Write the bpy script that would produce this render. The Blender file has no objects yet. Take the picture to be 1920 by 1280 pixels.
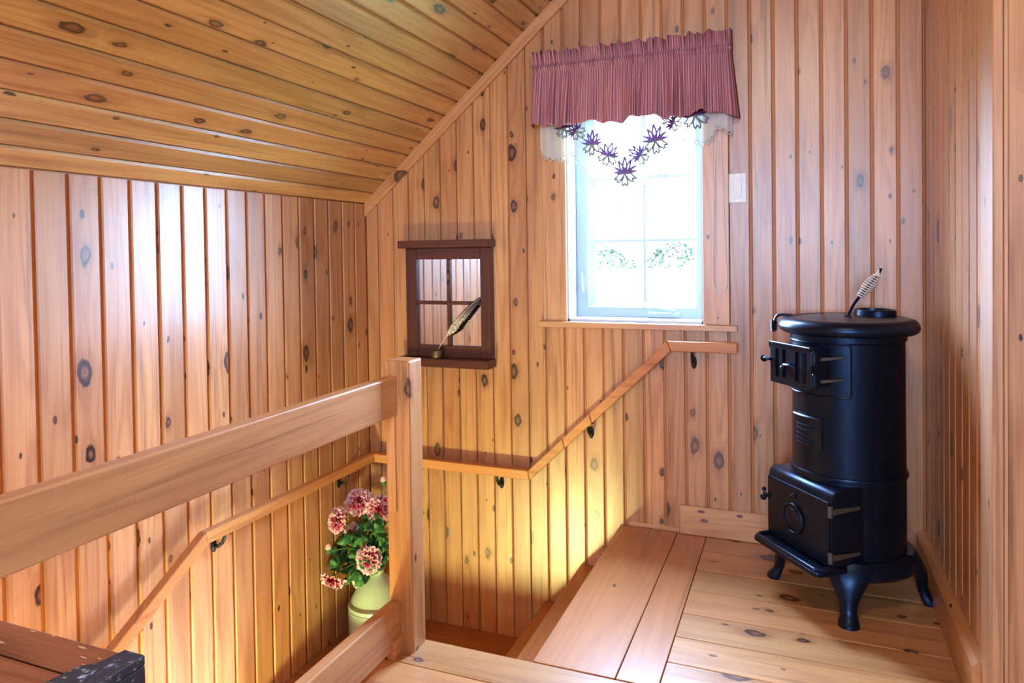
import bpy, bmesh, math, random
from mathutils import Vector, Matrix, Euler
R = math.radians
PI = math.pi
sc = bpy.context.scene
col = sc.collection

# ------------------------------------------------------------------ camera
CAM = Vector((2.189, -3.3114, 1.3))
YAW, PITCH, ROLL, FPX, PCY = 0.38250, 0.018652, 0.013763, 1334.82, 498.745
cd = bpy.data.cameras.new('camera'); cam = bpy.data.objects.new('camera', cd); col.objects.link(cam)
fw = Vector((-math.sin(YAW)*math.cos(PITCH), math.cos(YAW)*math.cos(PITCH), -math.sin(PITCH)))
rt = Vector((math.cos(YAW), math.sin(YAW), 0)); dn = fw.cross(rt)
r2 = rt*math.cos(ROLL) + dn*math.sin(ROLL); d2 = dn*math.cos(ROLL) - rt*math.sin(ROLL)
m = Matrix((r2, -d2, -fw)).transposed().to_4x4(); m.translation = CAM
cam.matrix_world = m
cd.sensor_width = 36; cd.lens = FPX/1920*36
cd.shift_x = 0; cd.shift_y = -(640-PCY)/1920
cd.clip_start = 0.02; cd.clip_end = 300
sc.camera = cam

# ------------------------------------------------------------------ world, lights, exposure
w = bpy.data.worlds.new('sky'); sc.world = w; w.use_nodes = True
bg = w.node_tree.nodes['Background']
bg.inputs[0].default_value = (0.40, 0.62, 1.0, 1); bg.inputs[1].default_value = 245.0

def area(name, loc, target, sx, sy, power, color, portal=False, spread=180):
    l = bpy.data.lights.new(name, 'AREA'); l.shape = 'RECTANGLE'; l.size = sx; l.size_y = sy
    l.energy = power; l.color = color
    if portal: l.cycles.is_portal = True
    l.spread = R(spread)
    o = bpy.data.objects.new(name, l); col.objects.link(o); o.location = loc
    o.rotation_euler = (Vector(target)-Vector(loc)).to_track_quat('-Z', 'Y').to_euler()
    return o
def point(name, loc, power, color, rad):
    l = bpy.data.lights.new(name, 'POINT'); l.energy = power; l.color = color; l.shadow_soft_size = rad
    o = bpy.data.objects.new(name, l); col.objects.link(o); o.location = loc
    return o
area('window_portal', (1.47, 0.24, 1.5), (1.47, -1, 1.5), 0.66, 1.06, 1, (1, 1, 1), True)
area('rear_window_daylight', (2.0, -6.38, 1.65), (1.75, 0, 1.0), 1.7, 1.2, 62, (0.48, 0.66, 1.0), spread=80)
area('side_fill_light', (4.5, -3.4, 1.5), (0, -1.4, 1.1), 1.6, 1.2, 14, (0.42, 0.69, 1.0), spread=90)  # added fill to brighten the left wall; no window known on this side
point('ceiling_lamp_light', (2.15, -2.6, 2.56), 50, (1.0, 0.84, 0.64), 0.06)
sun = bpy.data.lights.new('sun', 'SUN'); sun.energy = 4; sun.angle = 0.01; sun.color = (1, .95, .85)
so = bpy.data.objects.new('sun', sun); col.objects.link(so); so.rotation_euler = Euler((R(38), R(18), 0))

vs = sc.view_settings
vs.view_transform = 'Standard'; vs.look = 'None'; vs.exposure = -0.33; vs.gamma = 1.0
vs.use_curve_mapping = False
sc.display_settings.display_device = 'sRGB'
sc.cycles.use_denoising = True
sc.cycles.max_bounces = 6; sc.cycles.diffuse_bounces = 3; sc.cycles.glossy_bounces = 3; sc.cycles.transmission_bounces = 4; sc.cycles.caustics_reflective = False; sc.cycles.caustics_refractive = False
sc.cycles.use_adaptive_sampling = True; sc.cycles.adaptive_threshold = 0.04
sc.cycles.debug_use_spatial_splits = False
sc.cycles.transparent_max_bounces = 16
sc.cycles.sample_clamp_indirect = 6.0; sc.cycles.sample_clamp_direct = 60.0

# ------------------------------------------------------------------ material helpers
def s2l(c):
    f = lambda x: x/12.92 if x <= 0.04045 else ((x+0.055)/1.055)**2.4
    return tuple(f(x/255.0) for x in c) + (1,)
class NT:
    def __init__(s, name):
        s.m = bpy.data.materials.new(name); s.m.use_nodes = True
        s.t = s.m.node_tree; s.t.nodes.clear()
        s.out = s.t.nodes.new('ShaderNodeOutputMaterial')
    def n(s, typ, **kw):
        nd = s.t.nodes.new(typ)
        for k, v in kw.items(): setattr(nd, k, v)
        return nd
    def put(s, sock, v):
        if hasattr(v, 'is_output'): s.t.links.new(v, sock)
        else: sock.default_value = v
    def math(s, op, a, b=0.0, c=None, clamp=False):
        nd = s.n('ShaderNodeMath', operation=op, use_clamp=clamp)
        s.put(nd.inputs[0], a); s.put(nd.inputs[1], b)
        if c is not None: s.put(nd.inputs[2], c)
        return nd.outputs[0]
    def xyz(s, a, b, c=0.0):
        nd = s.n('ShaderNodeCombineXYZ')
        for i, v in enumerate((a, b, c)): s.put(nd.inputs[i], v)
        return nd.outputs[0]
    def noise(s, vec, scale=1.0, detail=2.0, rough=0.5, dims='2D', dist=0.0):
        nd = s.n('ShaderNodeTexNoise', noise_dimensions=dims)
        s.put(nd.inputs['Vector'], vec); nd.inputs['Scale'].default_value = scale
        nd.inputs['Detail'].default_value = detail; nd.inputs['Roughness'].default_value = rough
        nd.inputs['Distortion'].default_value = dist
        return nd.outputs[0]
    def mix(s, fac, a, b, mode='MIX'):
        nd = s.n('ShaderNodeMix', data_type='RGBA', blend_type=mode)
        s.put(nd.inputs[0], fac); s.put(nd.inputs[6], a); s.put(nd.inputs[7], b)
        return nd.outputs[2]
    def ramp(s, fac, stops, interp='LINEAR'):
        nd = s.n('ShaderNodeValToRGB'); nd.color_ramp.interpolation = interp
        el = nd.color_ramp.elements
        while len(el) < len(stops): el.new(0.5)
        for e, (p, c) in zip(el, stops):
            e.position = p; e.color = c
        s.put(nd.inputs[0], fac)
        return nd.outputs[0]
    def sstep(s, v, lo, hi):
        nd = s.n('ShaderNodeMapRange', interpolation_type='SMOOTHSTEP')
        s.put(nd.inputs[0], v); nd.inputs[1].default_value = lo; nd.inputs[2].default_value = hi
        return nd.outputs[0]
    def bsdf(s, color, rough=0.5, metal=0.0, spec=0.5, coat=0.0, coatr=0.2, normal=None):
        b = s.n('ShaderNodeBsdfPrincipled')
        s.put(b.inputs['Base Color'], color); s.put(b.inputs['Roughness'], rough)
        b.inputs['Metallic'].default_value = metal; b.inputs['Specular IOR Level'].default_value = spec
        b.inputs['Coat Weight'].default_value = coat; b.inputs['Coat Roughness'].default_value = coatr
        if normal is not None: s.put(b.inputs['Normal'], normal)
        return b
    def bump(s, h, strength=0.2, dist=0.002):
        b = s.n('ShaderNodeBump'); b.inputs['Strength'].default_value = strength
        b.inputs['Distance'].default_value = dist; s.put(b.inputs['Height'], h)
        return b.outputs[0]
    def done(s, shader):
        s.t.links.new(shader if hasattr(shader, 'is_output') else shader.outputs[0], s.out.inputs[0])
        return s.m

def wood(name, axis='Z', light=(214, 158, 106), dark=(148, 86, 48), rough=0.34, coat=0.9, coatr=0.34,
         knots=0.20, kscale=(8.0, 4.6), var=0.30, grain=0.95, spec=0.3, pins=0.036, red=0.3, bumpk=0.12):
    t = NT(name)
    tc = t.n('ShaderNodeTexCoord'); oi = t.n('ShaderNodeObjectInfo')
    sp = t.n('ShaderNodeSeparateXYZ'); t.put(sp.inputs[0], tc.outputs['Object'])
    X, Y, Z = sp.outputs[0], sp.outputs[1], sp.outputs[2]
    a, l = {'Z': (t.math('ADD', X, Y), Z), 'X': (t.math('ADD', Y, Z), X), 'Y': (t.math('ADD', X, Z), Y)}[axis]
    rnd = oi.outputs['Random']
    rnd2 = t.math('FRACT', t.math('MULTIPLY', rnd, 7.31))
    rnd3 = t.math('FRACT', t.math('MULTIPLY', rnd, 23.7))
    a = t.math('MULTIPLY_ADD', rnd, 37.3, a); l = t.math('MULTIPLY_ADD', rnd2, 53.9, l)
    wob = t.noise(t.xyz(t.math('MULTIPLY', a, 34), t.math('MULTIPLY', l, 22)), 1, 2)
    # big knots
    def knot(ka, kl, thr, r0, r1):
        v = t.n('ShaderNodeTexVoronoi', voronoi_dimensions='2D', feature='F1')
        t.put(v.inputs['Vector'], t.xyz(t.math('MULTIPLY', a, ka), t.math('MULTIPLY', l, kl)))
        v.inputs['Scale'].default_value = 1.0; v.inputs['Randomness'].default_value = 0.85
        cs = t.n('ShaderNodeSeparateColor'); t.put(cs.inputs[0], v.outputs['Color'])
        keep = t.math('LESS_THAN', cs.outputs[0], thr)
        rad = t.math('MULTIPLY_ADD', t.math('POWER', cs.outputs[1], 1.6), r1, r0)
        d = t.math('MULTIPLY_ADD', t.math('SUBTRACT', wob, 0.5), 0.13, v.outputs['Distance'])
        keep = t.math('MULTIPLY', keep, t.math('MULTIPLY_ADD', cs.outputs[2], .25, .75))
        return keep, t.math('DIVIDE', t.math('MAXIMUM', d, 0.0), rad)
    k1, t1 = knot(kscale[0], kscale[1], knots, 0.05, 0.17)
    k2, t2 = knot(kscale[0]*3.1, kscale[1]*2.7, pins, 0.10, 0.16)
    swirl = t.math('MULTIPLY', k1, t.math('DIVIDE', 1.6, t.math('ADD', t.math('POWER', t1, 1.5), 0.6)))
    n1 = t.noise(t.xyz(t.math('MULTIPLY', a, 7.0), t.math('MULTIPLY', l, 0.55)), 1, 1.5)
    ph = t.math('ADD', t.math('MULTIPLY', n1, 42.0), t.math('MULTIPLY', a, 70.0))
    ph = t.math('ADD', ph, t.math('MULTIPLY', swirl, 5.0))
    s = t.math('MULTIPLY_ADD', t.math('SINE', ph), 0.5, 0.5)
    s = t.math('POWER', s, 2.2)
    n2 = t.noise(t.xyz(t.math('MULTIPLY', a, 170.0), t.math('MULTIPLY', l, 3.0)), 1, 3, 0.6)
    n3 = t.noise(t.xyz(t.math('MULTIPLY', a, 9.0), t.math('MULTIPLY', l, 1.1)), 1, 3)
    g = t.math('ADD', t.math('MULTIPLY', s, 0.30*grain), t.math('MULTIPLY', t.math('SUBTRACT', n2, 0.35), 0.75*grain))
    g = t.math('ADD', g, t.math('MULTIPLY', t.math('SUBTRACT', n3, 0.42), 1.1*grain), clamp=True)
    c = t.mix(g, s2l(light), s2l(dark))
    stk = t.noise(t.xyz(t.math('MULTIPLY', a, 34.0), t.math('MULTIPLY', l, 0.9)), 1, 4, 0.62)
    c = t.mix(t.math('MULTIPLY', t.sstep(stk, .56, .74), .55*grain), c, s2l(tuple(x*.66 for x in dark)))
    # board-to-board tone
    c = t.mix(t.math('MULTIPLY', rnd3, red), c, s2l((196, 116, 76)))
    val = t.math('MULTIPLY_ADD', rnd2, var, 1.0-var*0.55)
    hs = t.n('ShaderNodeHueSaturation'); t.put(hs.inputs['Value'], val); t.put(hs.inputs['Color'], c)
    c = hs.outputs[0]
    # knots with halo
    halo = t.math('MULTIPLY', k1, t.math('SUBTRACT', 1.0, t.sstep(t1, 0.9, 2.6)))
    c = t.mix(t.math('MULTIPLY', halo, t.math('MULTIPLY_ADD', n2, 1.1, -.1)), c, s2l((140, 80, 44)))
    kc = t.ramp(t.math('MULTIPLY', t1, 0.8), [(0.0, s2l((88, 52, 38))), (0.10, s2l((138, 92, 66))), (0.30, s2l((112, 68, 48))), (0.46, s2l((60, 28, 22))),
                (0.58, s2l((24, 11, 11))), (0.78, s2l((34, 15, 13)))])
    c = t.mix(t.math('MULTIPLY', k1, t.math('SUBTRACT', 1.0, t.sstep(t1, 0.85, 1.12))), c, kc)
    c = t.mix(t.math('MULTIPLY', k2, t.math('SUBTRACT', 1.0, t.sstep(t2, 0.7, 1.1))), c, s2l((60, 28, 20)))
    nrm = t.bump(t.noise(t.xyz(t.math('MULTIPLY', a, 150.0), t.math('MULTIPLY', l, 3.0)), 1, 1), bumpk, 0.0012)
    ro = t.math('MULTIPLY_ADD', n2, 0.12, rough-0.06)
    return t.done(t.bsdf(c, ro, 0, spec, coat, coatr, nrm))

def plain(name, rgb, rough=0.5, metal=0.0, spec=0.5, coat=0.0, var=0.0, scale=40.0, bump=0.0, coatr=0.1):
    t = NT(name); c = s2l(rgb); nrm = None
    if var or bump:
        tc = t.n('ShaderNodeTexCoord'); nz = t.noise(tc.outputs['Object'], scale, 4, 0.6, '3D')
        if var:
            c = t.mix(nz, tuple(x*(1-var) for x in c[:3])+(1,), tuple(min(1, x*(1+var)) for x in c[:3])+(1,))
        if bump: nrm = t.bump(nz, bump, 0.002)
    return t.done(t.bsdf(c, rough, metal, spec, coat, coatr, nrm))

def iron_(*a, **k):
    m_ = plain(*a, **k)
    for n_ in m_.node_tree.nodes:
        if n_.type == 'BSDF_PRINCIPLED': n_.inputs['Specular Tint'].default_value = (.34, .56, 1, 1)
    return m_
M = {}
M['wallZ'] = wood('pine_wall_boards', 'Z')
M['ceilY'] = wood('pine_ceiling_boards', 'Y', light=(206, 158, 100), dark=(140, 90, 46), rough=.36, knots=.26, coat=.7)
M['floorX'] = wood('pine_floor_planks', 'X', light=(214, 158, 100), dark=(150, 92, 48), rough=.34, knots=.22, coat=.35, grain=.8)
M['floorY'] = wood('fir_floor_planks', 'Y', light=(196, 132, 78), dark=(140, 84, 44), rough=.34, knots=.03, pins=.01, coat=.35, grain=.7)
M['stairY'] = wood('stained_stair_wood', 'Y', light=(178, 104, 48), dark=(140, 76, 34), rough=.38, knots=.0, pins=.0, coat=.3, var=.12, red=.1)
M['stairX'] = wood('stained_landing_wood', 'X', light=(178, 104, 48), dark=(140, 76, 34), rough=.38, knots=.0, pins=.0, coat=.3, var=.12, red=.1)
M['postZ'] = wood('post_wood', 'Z', light=(214, 152, 98), dark=(168, 104, 58), rough=.34, knots=.10, coat=.35, var=.1, kscale=(6, 3))
M['railY'] = wood('rail_wood_y', 'Y', light=(212, 152, 98), dark=(160, 100, 56), rough=.34, knots=.10, coat=.35, var=.08, kscale=(5, 2.6), red=.15)
M['hrX'] = wood('handrail_wood_x', 'X', light=(214, 146, 84), dark=(178, 108, 56), rough=.36, knots=.04, coat=.3, var=.16, red=.2)
M['hrY'] = wood('handrail_wood_y', 'Y', light=(214, 146, 84), dark=(178, 108, 56), rough=.36, knots=.04, coat=.3, var=.16, red=.2)
M['trimX'] = wood('trim_wood_x', 'X', light=(220, 166, 116), dark=(176, 116, 70), rough=.38, knots=.04, var=.1, red=.15)
M['trimY'] = wood('trim_wood_y', 'Y', light=(206, 148, 92), dark=(160, 100, 52), rough=.38, knots=.06, var=.1, red=.15)
M['trimZ'] = wood('trim_wood_z', 'Z', light=(222, 168, 120), dark=(182, 122, 76), rough=.38, knots=.06, var=.1, red=.15)
M['groove'] = plain('groove_backing', (196, 118, 62), .5, var=.1)
M['mirwX'] = wood('dark_stained_wood_x', 'X', light=(96, 50, 36), dark=(58, 28, 22), rough=.4, knots=.06, var=.1, red=0, coat=.2)
M['mirwZ'] = wood('dark_stained_wood_z', 'Z', light=(96, 50, 36), dark=(58, 28, 22), rough=.4, knots=.06, var=.1, red=0, coat=.2)
M['white'] = plain('white_vinyl', (204, 216, 228), .35)
M['switch'] = plain('white_plastic', (240, 238, 232), .35)
M['iron'] = iron_('black_cast_iron', (10, 15, 27), .32, 0.0, .5, var=.25, scale=60, bump=.12)
M['ironsm'] = iron_('black_sheet_iron', (9, 13, 24), .36, 0.0, .45, var=.25, scale=9, bump=.04)
M['steel'] = plain('nickel_coil', (236, 230, 222), .35, .3)
M['hinge'] = plain('worn_iron_edge', (84, 80, 70), .45, .5)
M['void'] = plain('dark_opening', (6, 6, 8), .9)
M['bracket'] = plain('dark_green_bracket_metal', (30, 38, 40), .4, .6)
M['brass'] = plain('tarnished_brass', (110, 92, 66), .45, .7, var=.35, scale=60)
M['cordw'] = plain('white_cord', (236, 234, 232), .6)
M['chest'] = wood('worn_chest_wood', 'X', light=(164, 98, 62), dark=(104, 56, 34), rough=.5, knots=.10, grain=1.2, coat=.1, red=.1, var=.15, bumpk=.3)
M['chestred'] = plain('dark_red_paint', (78, 30, 22), .5, var=.2)
t = NT('worn_black_metal'); tc = t.n('ShaderNodeTexCoord'); nz = t.noise(tc.outputs['Object'], 55, 5, .7, '3D')
c = t.mix(t.sstep(nz, .54, .66), s2l((46, 52, 66)), s2l((176, 186, 204)))
M['chestmetal'] = t.done(t.bsdf(c, .45, .1, .5, normal=t.bump(nz, .5, .002)))
M['chip'] = plain('bare_chipped_wood', (206, 164, 116), .7)

t = NT('window_glass'); tr = t.n('ShaderNodeBsdfTransparent'); gl = t.n('ShaderNodeBsdfGlossy'); gl.inputs['Roughness'].default_value = .02
fr = t.n('ShaderNodeLayerWeight'); fr.inputs[0].default_value = .5
mx = t.n('ShaderNodeMixShader'); t.put(mx.inputs[0], t.math('MULTIPLY_ADD', t.math('POWER', fr.outputs['Facing'], 5.0), .6, .03)); t.put(mx.inputs[1], tr.outputs[0]); t.put(mx.inputs[2], gl.outputs[0])
M['glass'] = t.done(mx)
t = NT('mirror_glass'); gl = t.n('ShaderNodeBsdfGlossy'); gl.inputs['Roughness'].default_value = .01; gl.inputs[0].default_value = (.9, .9, .88, 1)
M['mirror'] = t.done(gl)

# striped valance cloth (printed stripes along the width, from the cloth's own UV)
t = NT('striped_valance_cloth'); uv = t.n('ShaderNodeUVMap'); sp = t.n('ShaderNodeSeparateXYZ'); t.put(sp.inputs[0], uv.outputs[0])
fr_ = t.math('FRACT', t.math('MULTIPLY', sp.outputs[0], 40.0))
B1, B2, CR, NV = s2l((206, 128, 136)), s2l((178, 108, 128)), s2l((250, 222, 214)), s2l((124, 74, 112))
c = t.ramp(fr_, [(0, B1), (.16, CR), (.23, B1), (.36, NV), (.43, B2), (.55, CR), (.60, B1), (.72, NV), (.78, CR), (.84, B2)], 'CONSTANT')
weave = t.noise(t.xyz(t.math('MULTIPLY', sp.outputs[0], 900), t.math('MULTIPLY', sp.outputs[1], 160)), 1, 2)
c = t.mix(t.math('MULTIPLY', weave, .35), c, s2l((140, 80, 94)))
df = t.bsdf(c, .85, 0, .2, normal=t.bump(weave, .25, .001)); tl = t.n('ShaderNodeBsdfTranslucent'); t.put(tl.inputs[0], c)
mx = t.n('ShaderNodeMixShader'); mx.inputs[0].default_value = .25; t.put(mx.inputs[1], df.outputs[0]); t.put(mx.inputs[2], tl.outputs[0])
M['valance'] = t.done(mx)
# sheer lace
t = NT('sheer_lace'); uv = t.n('ShaderNodeUVMap'); sp = t.n('ShaderNodeSeparateXYZ'); t.put(sp.inputs[0], uv.outputs[0])
nz = t.noise(t.xyz(t.math('MULTIPLY', sp.outputs[0], 700), t.math('MULTIPLY', sp.outputs[1], 260)), 1, 2)
df = t.n('ShaderNodeBsdfDiffuse'); df.inputs[0].default_value = (.86, .88, .86, 1)
tl = t.n('ShaderNodeBsdfTranslucent'); tl.inputs[0].default_value = (.86, .88, .86, 1)
m1 = t.n('ShaderNodeMixShader'); m1.inputs[0].default_value = .02; t.put(m1.inputs[1], df.outputs[0]); t.put(m1.inputs[2], tl.outputs[0])
tr = t.n('ShaderNodeBsdfTransparent'); m2 = t.n('ShaderNodeMixShader')
t.put(m2.inputs[0], t.math('MULTIPLY_ADD', nz, .3, .38)); t.put(m2.inputs[1], tr.outputs[0]); t.put(m2.inputs[2], m1.outputs[0])
M['lace'] = t.done(m2)
M['lacetrim'] = plain('lace_edging', (196, 206, 206), .8)
M['embpurple'] = plain('purple_embroidery', (92, 40, 104), .8)
M['emblilac'] = plain('lilac_embroidery', (122, 96, 168), .8)
M['embgrey'] = plain('grey_embroidery', (136, 138, 140), .8)

# ------------------------------------------------------------------ mesh helpers
class MB:
    def __init__(s): s.v = []; s.f = []; s.uv = None
    def add(s, vs, fs):
        o = len(s.v); s.v += [tuple(p) for p in vs]; s.f += [tuple(i+o for i in f) for f in fs]; return s
    def box(s, x0, x1, y0, y1, z0, z1):
        x0, x1 = min(x0, x1), max(x0, x1); y0, y1 = min(y0, y1), max(y0, y1); z0, z1 = min(z0, z1), max(z0, z1)
        return s.add([(x0,y0,z0),(x1,y0,z0),(x1,y1,z0),(x0,y1,z0),(x0,y0,z1),(x1,y0,z1),(x1,y1,z1),(x0,y1,z1)],
                     [(0,3,2,1),(4,5,6,7),(0,1,5,4),(1,2,6,5),(2,3,7,6),(3,0,4,7)])
    def loft(s, rings, closed=True, caps=True):
        n = len(rings[0]); vs = [p for r in rings for p in r]; fs = []
        for i in range(len(rings)-1):
            for j in range(n if closed else n-1):
                k = (j+1) % n
                fs.append((i*n+j, i*n+k, (i+1)*n+k, (i+1)*n+j))
        if caps:
            fs.append(tuple(range(n-1, -1, -1))); fs.append(tuple((len(rings)-1)*n+j for j in range(n)))
        return s.add(vs, fs)
    def lathe(s, prof, n=32, c=(0,0,0), sx=1, sy=1, caps=True):
        rings = [[(c[0]+r*sx*math.cos(2*PI*j/n), c[1]+r*sy*math.sin(2*PI*j/n), c[2]+z) for j in range(n)] for r, z in prof]
        return s.loft(rings, True, caps)
    def tube(s, path, rad, n=8, caps=True):
        P = [Vector(p) for p in path]; rings = []; ref = None
        for i, p in enumerate(P):
            d = (P[min(i+1, len(P)-1)] - P[max(i-1, 0)])
            d = d.normalized() if d.length > 1e-9 else Vector((0,0,1))
            if ref is None: ref = d.orthogonal().normalized()
            ref = (ref - d*ref.dot(d)); ref = ref.normalized() if ref.length > 1e-6 else d.orthogonal().normalized()
            b = d.cross(ref); r = rad(i/(len(P)-1)) if callable(rad) else rad
            rings.append([tuple(p + ref*(r*math.cos(2*PI*j/n)) + b*(r*math.sin(2*PI*j/n))) for j in range(n)])
        return s.loft(rings, True, caps)
    def ball(s, c, r, n=12, k=8, sx=1, sy=1, sz=1):
        prof = [(max(1e-4, r*math.sin(PI*i/k)), -r*math.cos(PI*i/k)*sz) for i in range(k+1)]
        return s.lathe(prof, n, c, sx, sy)
    def prism(s, poly, ax, a0, a1):
        # poly in the two other axes (cyclic order), extruded along ax
        mk = {0: lambda u, v, a: (a, u, v), 1: lambda u, v, a: (u, a, v), 2: lambda u, v, a: (u, v, a)}[ax]
        return s.loft([[mk(u, v, a0) for u, v in poly], [mk(u, v, a1) for u, v in poly]])
    def xf(s, mat):
        s.v = [tuple(mat @ Vector(p)) for p in s.v]; return s
    def mesh(s, name, bevel=0.0, seg=1, smooth=False):
        me = bpy.data.meshes.new(name); me.from_pydata(s.v, [], s.f); me.update()
        if s.uv:
            ul = me.uv_layers.new(name='UVMap')
            for lp in me.loops: ul.data[lp.index].uv = s.uv[lp.vertex_index]
        bm = bmesh.new(); bm.from_mesh(me)
        if not s.uv: bmesh.ops.remove_doubles(bm, verts=bm.verts, dist=1e-6)
        bmesh.ops.recalc_face_normals(bm, faces=bm.faces)
        if bevel > 0:
            ed = [e for e in bm.edges if len(e.link_faces) == 2 and e.calc_face_angle(0) > 0.5]
            bmesh.ops.bevel(bm, geom=ed, offset=bevel, segments=seg, affect='EDGES', profile=0.5, clamp_overlap=True)
        if smooth:
            for f in bm.faces: f.smooth = True
            for e in bm.edges:
                if len(e.link_faces) == 2 and e.calc_face_angle(0) > R(smooth if smooth is not True else 40): e.smooth = False
        bm.to_mesh(me); bm.free()
        return me
    def build(s, name, mat, parent=None, loc=None, rot=None, bevel=0.0, seg=1, smooth=False, recenter=False):
        if recenter:
            mn = [min(p[i] for p in s.v) for i in range(3)]; mxx = [max(p[i] for p in s.v) for i in range(3)]
            cc = [(a+b)/2 for a, b in zip(mn, mxx)]
            s.v = [(p[0]-cc[0], p[1]-cc[1], p[2]-cc[2]) for p in s.v]
            loc = cc
        return link(name, s.mesh(name, bevel, seg, smooth), mat, parent, loc, rot)
def link(name, me, mat, parent=None, loc=None, rot=None):
    o = bpy.data.objects.new(name, me); col.objects.link(o)
    if mat is not None and not me.materials: me.materials.append(M[mat] if isinstance(mat, str) else mat)
    if parent is not None: o.parent = parent
    if loc is not None: o.location = loc
    if rot is not None: o.rotation_euler = rot
    return o
def tag(o, label=None, cat=None, group=None, kind=None):
    if label: o['label'] = label
    if cat: o['category'] = cat
    if group: o['group'] = group
    if kind: o['kind'] = kind
    return o
def empty(name, loc=(0,0,0), rz=0.0):
    o = bpy.data.objects.new(name, None); col.objects.link(o); o.location = loc; o.rotation_euler = (0, 0, rz)
    o.empty_display_size = .1
    return o
def struct(name, mb, mat, **kw):
    o = mb.build(name, mat, **kw); o['kind'] = 'structure'; return o

def smoothpath(P, n=6):
    P = [Vector(p) for p in P]; o = []
    for i in range(len(P)-1):
        p0, p1, p2, p3 = P[max(i-1, 0)], P[i], P[i+1], P[min(i+2, len(P)-1)]
        for k in range(n):
            s = k/n
            o.append(.5*((2*p1)+(p2-p0)*s+(2*p0-5*p1+4*p2-p3)*s*s+(3*p1-p0-3*p2+p3)*s**3))
    return o+[P[-1]]
# board cross-section: u across, d = depth towards the room (0 = visible face, -th = back)
def board_profile(wd, th=.012, c=.004):
    h = wd/2
    return [(-h, -th), (h, -th), (h, -c), (h-c, 0), (-h+c, 0), (-h, -c)]

# ------------------------------------------------------------------ the setting
SL = .86; ZK = 1.575; WX = 2.666; FLAT = 2.75
ceil_z = lambda x: min(ZK + SL*x, FLAT)
XR, YN = 4.6, -6.5
# back wall backing with the window hole
HX0, HX1, HZ0, HZ1 = 1.148, 1.79, .965, 2.03
mb = MB()
for a in ((-.2, HX0, -2.7, 3.0), (HX1, XR+.1, -2.7, 3.0), (HX0, HX1, -2.7, HZ0), (HX0, HX1, HZ1, 3.0)):
    mb.box(a[0], a[1], .012, .26, a[2], a[3])
wall_back = struct('wall_back', mb, 'groove')
gr = [0.938 + .0961*k for k in range(-10, 19)]
gr = [0.0] + [g for g in gr if .02 < g < WX-.02] + [WX]
for i in range(len(gr)-1):
    x0, x1 = gr[i], gr[i+1]
    gl_ = .0015 if (i % 2 == 0 and x0 < 1.0) else (.003 if x0 < 1.0 else .0046)
    gr_ = .0015 if (i % 2 == 1 and x1 < 1.0) else (.003 if x1 < 1.0 else .0046)
    x0 += gl_; x1 -= gr_; wd = x1-x0; xc = (x0+x1)/2
    spans = [(-.75, None)]
    if x1 > HX0 and x0 < HX1: spans = [(-.75 if x0 < 1.45 else -.04, .95), (2.04, None)]
    elif x0 > 1.42: spans = [(-.04, None)]
    for z0, z1 in spans:
        pr = board_profile(wd); tops = [ceil_z(xc+u)+.01 if z1 is None else z1 for u, d in pr]
        zc = (z0 + min(tops))/2
        b = MB().loft([[(u, -d, z0-zc) for u, d in pr], [(u, -d, tp-zc) for (u, d), tp in zip(pr, tops)]])
        b.build('board', 'wallZ', wall_back, (xc, 0, zc))
# left wall
wall_left = struct('wall_left', MB().box(-.2, -.012, YN-.2, .012, -2.7, 1.75), 'groove')
PL = .1145; pr = board_profile(PL-.0125)
me_l = MB().loft([[(d, u, -1.1) for u, d in pr], [(d, u, 2.0) for u, d in pr]]).mesh('left_board')
y = -.103 + PL/2
first = board_profile(.103-.004)
yy = [-.103 - PL*k - PL/2 for k in range(0, 55)]
MB().loft([[(d, u, -1.1) for u, d in first], [(d, u, 2.0) for u, d in first]]).build('board', 'wallZ', wall_left, (0, -.0505, -.425))
for y in yy:
    if y > YN: link('board', me_l, 'wallZ', wall_left, (0, y, -.425))
# right wall
wall_right = struct('wall_right', MB().box(WX+.012, WX+.10, -1.13, .012, -.05, FLAT), 'groove')
pitch = 1.012/10
pr = board_profile(pitch-.009)
me_r = MB().loft([[(-d, u, -1.39) for u, d in pr], [(-d, u, 1.39) for u, d in pr]]).mesh('right_board')
for k in range(10): link('board', me_r, 'wallZ', wall_right, (WX, -pitch*(k+.5), 1.36))
# corner trim and the short wall facing the camera on the right
struct('trim_2', MB().box(WX-.012, WX+.012, -1.147, -1.012, 0, FLAT), 'trimZ', recenter=True, bevel=.003)
wall_f = struct('wall_closet_front', MB().box(WX+.012, XR, -1.128, -1.0, -.05, FLAT), 'groove')
pr = board_profile(.134)
me_f = MB().loft([[(u, -d, -1.39) for u, d in pr], [(u, -d, 1.39) for u, d in pr]]).mesh('closet_board')
for k in range(13): link('board', me_f, 'wallZ', wall_f, (WX+.0215+.067+.14*k, -1.140, 1.36))
struct('trim_3', MB().box(WX+.0125, WX+.020, -1.150, -1.128, 0, FLAT), 'trimZ', recenter=True)
# walls behind the camera
struct('wall_rear', MB().box(-.2, XR+.1, YN-.15, YN, -.3, 3), 'trimZ')
struct('wall_side', MB().box(XR, XR+.1, YN, -1.0, -.1, 3), 'trimZ')
for nm, bx_ in (('window_2', (1.1, 2.9, YN, YN+.03, 1.0, 2.3)), ('side_fill_panel', (XR-.03, XR, -4.3, -2.5, .85, 2.15))):  # second one: unseen white panel added behind the side fill, no window known
    struct(nm, MB().box(*bx_), 'white', bevel=.004)
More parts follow.
